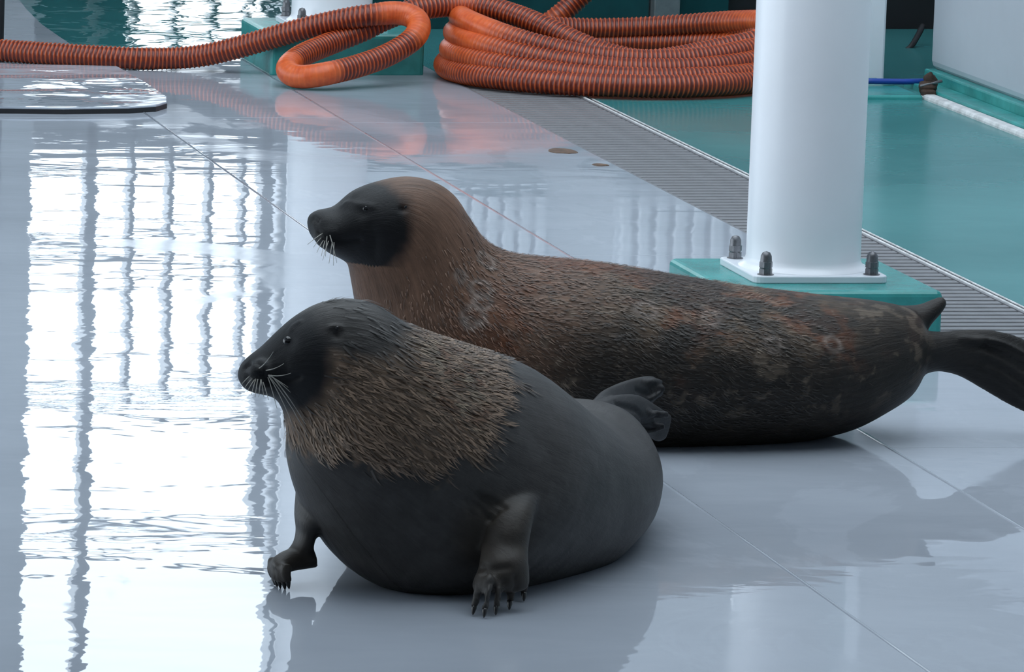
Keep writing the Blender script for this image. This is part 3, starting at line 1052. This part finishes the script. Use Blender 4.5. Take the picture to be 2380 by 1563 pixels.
# hind flippers folded together behind the rump
def hind(pts, w0, thick):
    sts = []
    for (A, B, Y, w) in pts: sts.append(ab(A, B, Y, w))
    return limb(sts)
pieces.append(hind([((1370, 945), (1420, 1010), 11.22, .05), ((1395, 915), (1440, 1000), 11.32, .045), ((1425, 897), (1465, 985), 11.41, .036), ((1470, 880), (1495, 960), 11.48, .026), ((1514, 874), (1524, 930), 11.52, .020), ((1540, 890), (1540, 922), 11.54, .010)], 0, 0))
pieces.append(hind([((1370, 950), (1430, 1040), 11.20, .05), ((1420, 922), (1460, 1025), 11.30, .045), ((1480, 918), (1495, 1012), 11.37, .034), ((1522, 940), (1510, 1018), 11.41, .026), ((1550, 958), (1528, 1028), 11.43, .018), ((1562, 966), (1548, 1022), 11.435, .008)], 0, 0))
for (u0, v0), (u1, v1), (u2, v2), Y in (((1430, 925), (1500, 930), (1543, 900), 11.475), ((1440, 960), (1505, 962), (1552, 965), 11.355), ((1440, 985), (1500, 1000), (1545, 990), 11.36), ((1450, 905), (1500, 892), (1535, 888), 11.49)):
    tp = catmull([Q(u0, v0, Y), Q(u1, v1, Y), Q(u2, v2, Y + 0.02)], 8)
    pieces.append(tube_data(tp, np.linspace(0.010, 0.008, len(tp)), 10))
meB, coB = fuse('body', pieces, 0.0046, 5)
SB = flow_coords(coB, LVb, LSb)
n_big = fbm(coB, 4.0, 13.1)
n_mid = fbm(coB, 12.0, 19.7)
n_fin = fbm(coB, 36.0, 25.2)
char = np.array([0.042, 0.0390, 0.0372]); tan = np.array([0.190, 0.125, 0.082])
coat = np.tile(char, (len(coB), 1))
rel = coB - np.array(C0)
tt = rel @ np.array(AX); ll = rel @ np.array(LT); zz = coB[:, 2]
side = coB[:, 0] - 0.241 * coB[:, 1]           # distance back along the flank
collar = sstep(zz + 0.035 * n_mid + 0.02 * n_fin + 0.02 * n_big, 0.245, 0.275) * (1 - sstep(side + 0.045 * n_mid + 0.03 * n_fin - 0.10 * (zz - 0.36), -0.012, 0.035))
rz = near(coB, surf(coB, 1070, 870), 0.06, 0.14)
lay((0.054, 0.051, 0.049), sstep(n_mid, 0.05, 0.4) * 0.6)
lay(tan, collar * 0.9)
lay((0.085, 0.040, 0.020), collar * sstep(n_fin * 0.8 + n_mid * 0.5, 0.0, 0.25) * rz * 0.9)
lay((0.16, 0.125, 0.085), collar * sstep(-n_fin * 0.8 + n_mid * 0.5, 0.1, 0.35) * rz * 0.8)
hd = Q(640, 835, YH)
dmask = np.linalg.norm((coB - np.array(Q(655, 838, YH))) * np.array([0.9, 0.7, 1.0]), axis=1) + 0.010 * n_mid
crown = (1 - sstep(np.linalg.norm((coB - np.array(Q(800, 745, YH))) * np.array([0.8, 0.5, 1.25]), axis=1) + 0.02 * n_mid, 0.075, 0.125))
lay((0.034, 0.031, 0.029), crown)
facew = 1 - sstep(dmask, 0.085, 0.125)
lay((0.007, 0.0075, 0.009), facew)
hindw = sstep(tt, 0.70, 0.80)
lay((0.012, 0.012, 0.0135), hindw * 0.9)
limbw = np.maximum(near(coB, Q(1160, 1400, 10.25), 0.04, 0.09), near(coB, Q(655, 1330, 10.43), 0.05, 0.09))
lay((0.040, 0.033, 0.027), np.maximum(limbw, near(coB, surf(coB, 1176, 1250), 0.07, 0.12)) * 0.85)
fz = 0.15 + 0.55 * collar
fz = fz * (1 - 0.9 * np.clip(facew + crown * 0.6, 0, 1)) * (1 - limbw)
paint_seal(meB, coB, SB, coat, fz)
meB.materials.append(M['fur_b'])
sealB = tag(empty('seal', (C0.x + 0.25, C0.y + 0.35, 0)), 'round dark grey seal with tan furry collar and pale whiskers', 'seal', 'seals on the wet floor')
link(bpy.data.objects.new('body', meB), sealB)
carve(meB, coB, [([(666, 793)], .016, .004), ([(776, 768), (783, 772)], .0075, .007), ([(566, 848), (572, 842), (578, 843)], .005, .005),
                 ([(568, 880), (590, 880), (606, 872), (612, 884), (640, 892), (668, 890), (690, 882)], .0055, .005), ([(597, 838), (604, 855), (606, 872)], .006, .004),
                 ([(690, 745), (678, 752), (672, 762)], .006, -.002), ([(765, 757), (775, 754), (787, 758)], .007, -.004), ([(640, 820), (655, 835), (660, 860)], .01, .002),
                 ([(1120, 1150), (1140, 1165), (1150, 1185), (1135, 1205)], .007, .006), ([(1135, 1158), (1155, 1165), (1168, 1178)], .006, .005), ([(1105, 1165), (1125, 1180), (1130, 1200)], .006, .005),
                 ([(1090, 1165), (1098, 1180), (1100, 1195)], .006, .004), ([(1115, 1316), (1150, 1320), (1180, 1316)], .006, .004), ([(1128, 1350), (1117, 1395)], .005, .005), ([(1150, 1350), (1141, 1395)], .005, .005), ([(1176, 1350), (1170, 1390)], .005, .005), ([(1203, 1340), (1203, 1375)], .005, .005),
                 ([(1440, 935), (1485, 950), (1515, 1000)], .007, .006), ([(1485, 905), (1512, 912), (1535, 900)], .006, .005), ([(1500, 985), (1525, 1000), (1545, 985)], .006, .006), ([(1520, 950), (1530, 975), (1528, 1000)], .006, .005)])
eye(surf(coB, 666, 793) + Vector((0.002, 0.0103, 0)), .0115, sealB, None)
V, F = blob(surf(coB, 779, 769) + Vector((0.002, 0.003, 0)), .006, .0045, .0045, 14)
mesh('ear_hole', V, F, M['nose'], sealB, True)
px_whiskers(coB, [((576, 876), (561, 896), .2), ((580, 878), (569, 903), .2), ((585, 880), (577, 908), .2), ((590, 880), (586, 914), .2), ((595, 880), (594, 918), .2), ((600, 882), (602, 918), .2),
                  ((605, 880), (612, 918), .2), ((610, 882), (622, 925), .2), ((616, 880), (640, 940), .2), ((620, 878), (672, 980), .25), ((624, 876), (700, 1000), .25), ((632, 878), (722, 1022), .25),
                  ((640, 880), (738, 986), .2), ((636, 884), (690, 960), .2), ((622, 868), (676, 868), -.3), ((612, 860), (656, 846), -.3), ((600, 850), (626, 824), -.4), ((628, 872), (668, 900), .1)], sealB, 0.015)
wcol = collar * (1 - np.clip(facew + crown * 0.9, 0, 1)) * (0.25 + 0.75 * sstep(side, -0.37, -0.30)) + 1e-9
fur(meB, coB, LVb, LSb, wcol, coat, 6500, 0.034, 0.0034, sealB)
for p, d in digR + digL:
    claw(p, d + Vector((0, -0.004, -0.012)), 0.017, 0.005, sealB)

# ------------------------------------------------------------------ things on the back wall that the wet floor mirrors
def radiator(x0, x1, n, label):
    t = tag(empty('ribbed_radiator', ((x0 + x1) / 2, YB, 0.56)), label, 'radiator', 'white ribbed radiators on the back wall')
    box('back_plate', x0, x1, YB - 0.022, YB - 0.002, 0.56, 1.25, M['white'], t, 0.004)
    for k in range(n):
        x = x0 + (x1 - x0) * (k + 0.5) / n
        w = (x1 - x0) / n * 0.36
        box('fin', x - w, x + w, YB - 0.075, YB - 0.02, 0.57, 1.24, M['white'], t, w * 0.6, 3)
    return t


radiator(5.22, 5.74, 8, 'wide white ribbed radiator beside the grey post on the back wall')
radiator(4.64, 4.98, 6, 'narrow white ribbed radiator on the back wall above the hose')


def dirt(u, v, rx, ry, label):
    c = P(u, v)
    pts = []
    for k in range(22):
        a_ = 2 * math.pi * k / 22
        f = 1 + 0.35 * mnoise.noise(Vector((math.cos(a_) * 2 + u, math.sin(a_) * 2, 0)))
        pts.append((c.x + rx * f * math.cos(a_), c.y + ry * f * math.sin(a_)))
    return tag(prism('dirt_patch', pts, -0.001, 0.0022, M['grime'], None, 0.001), label, 'dirt')


dirt(1306, 352, 0.040, 0.055, 'brown dirt patch on the wet floor close to the drain grate')
dirt(1395, 384, 0.022, 0.025, 'tiny dark dirt spot right at the edge of the drain grate')
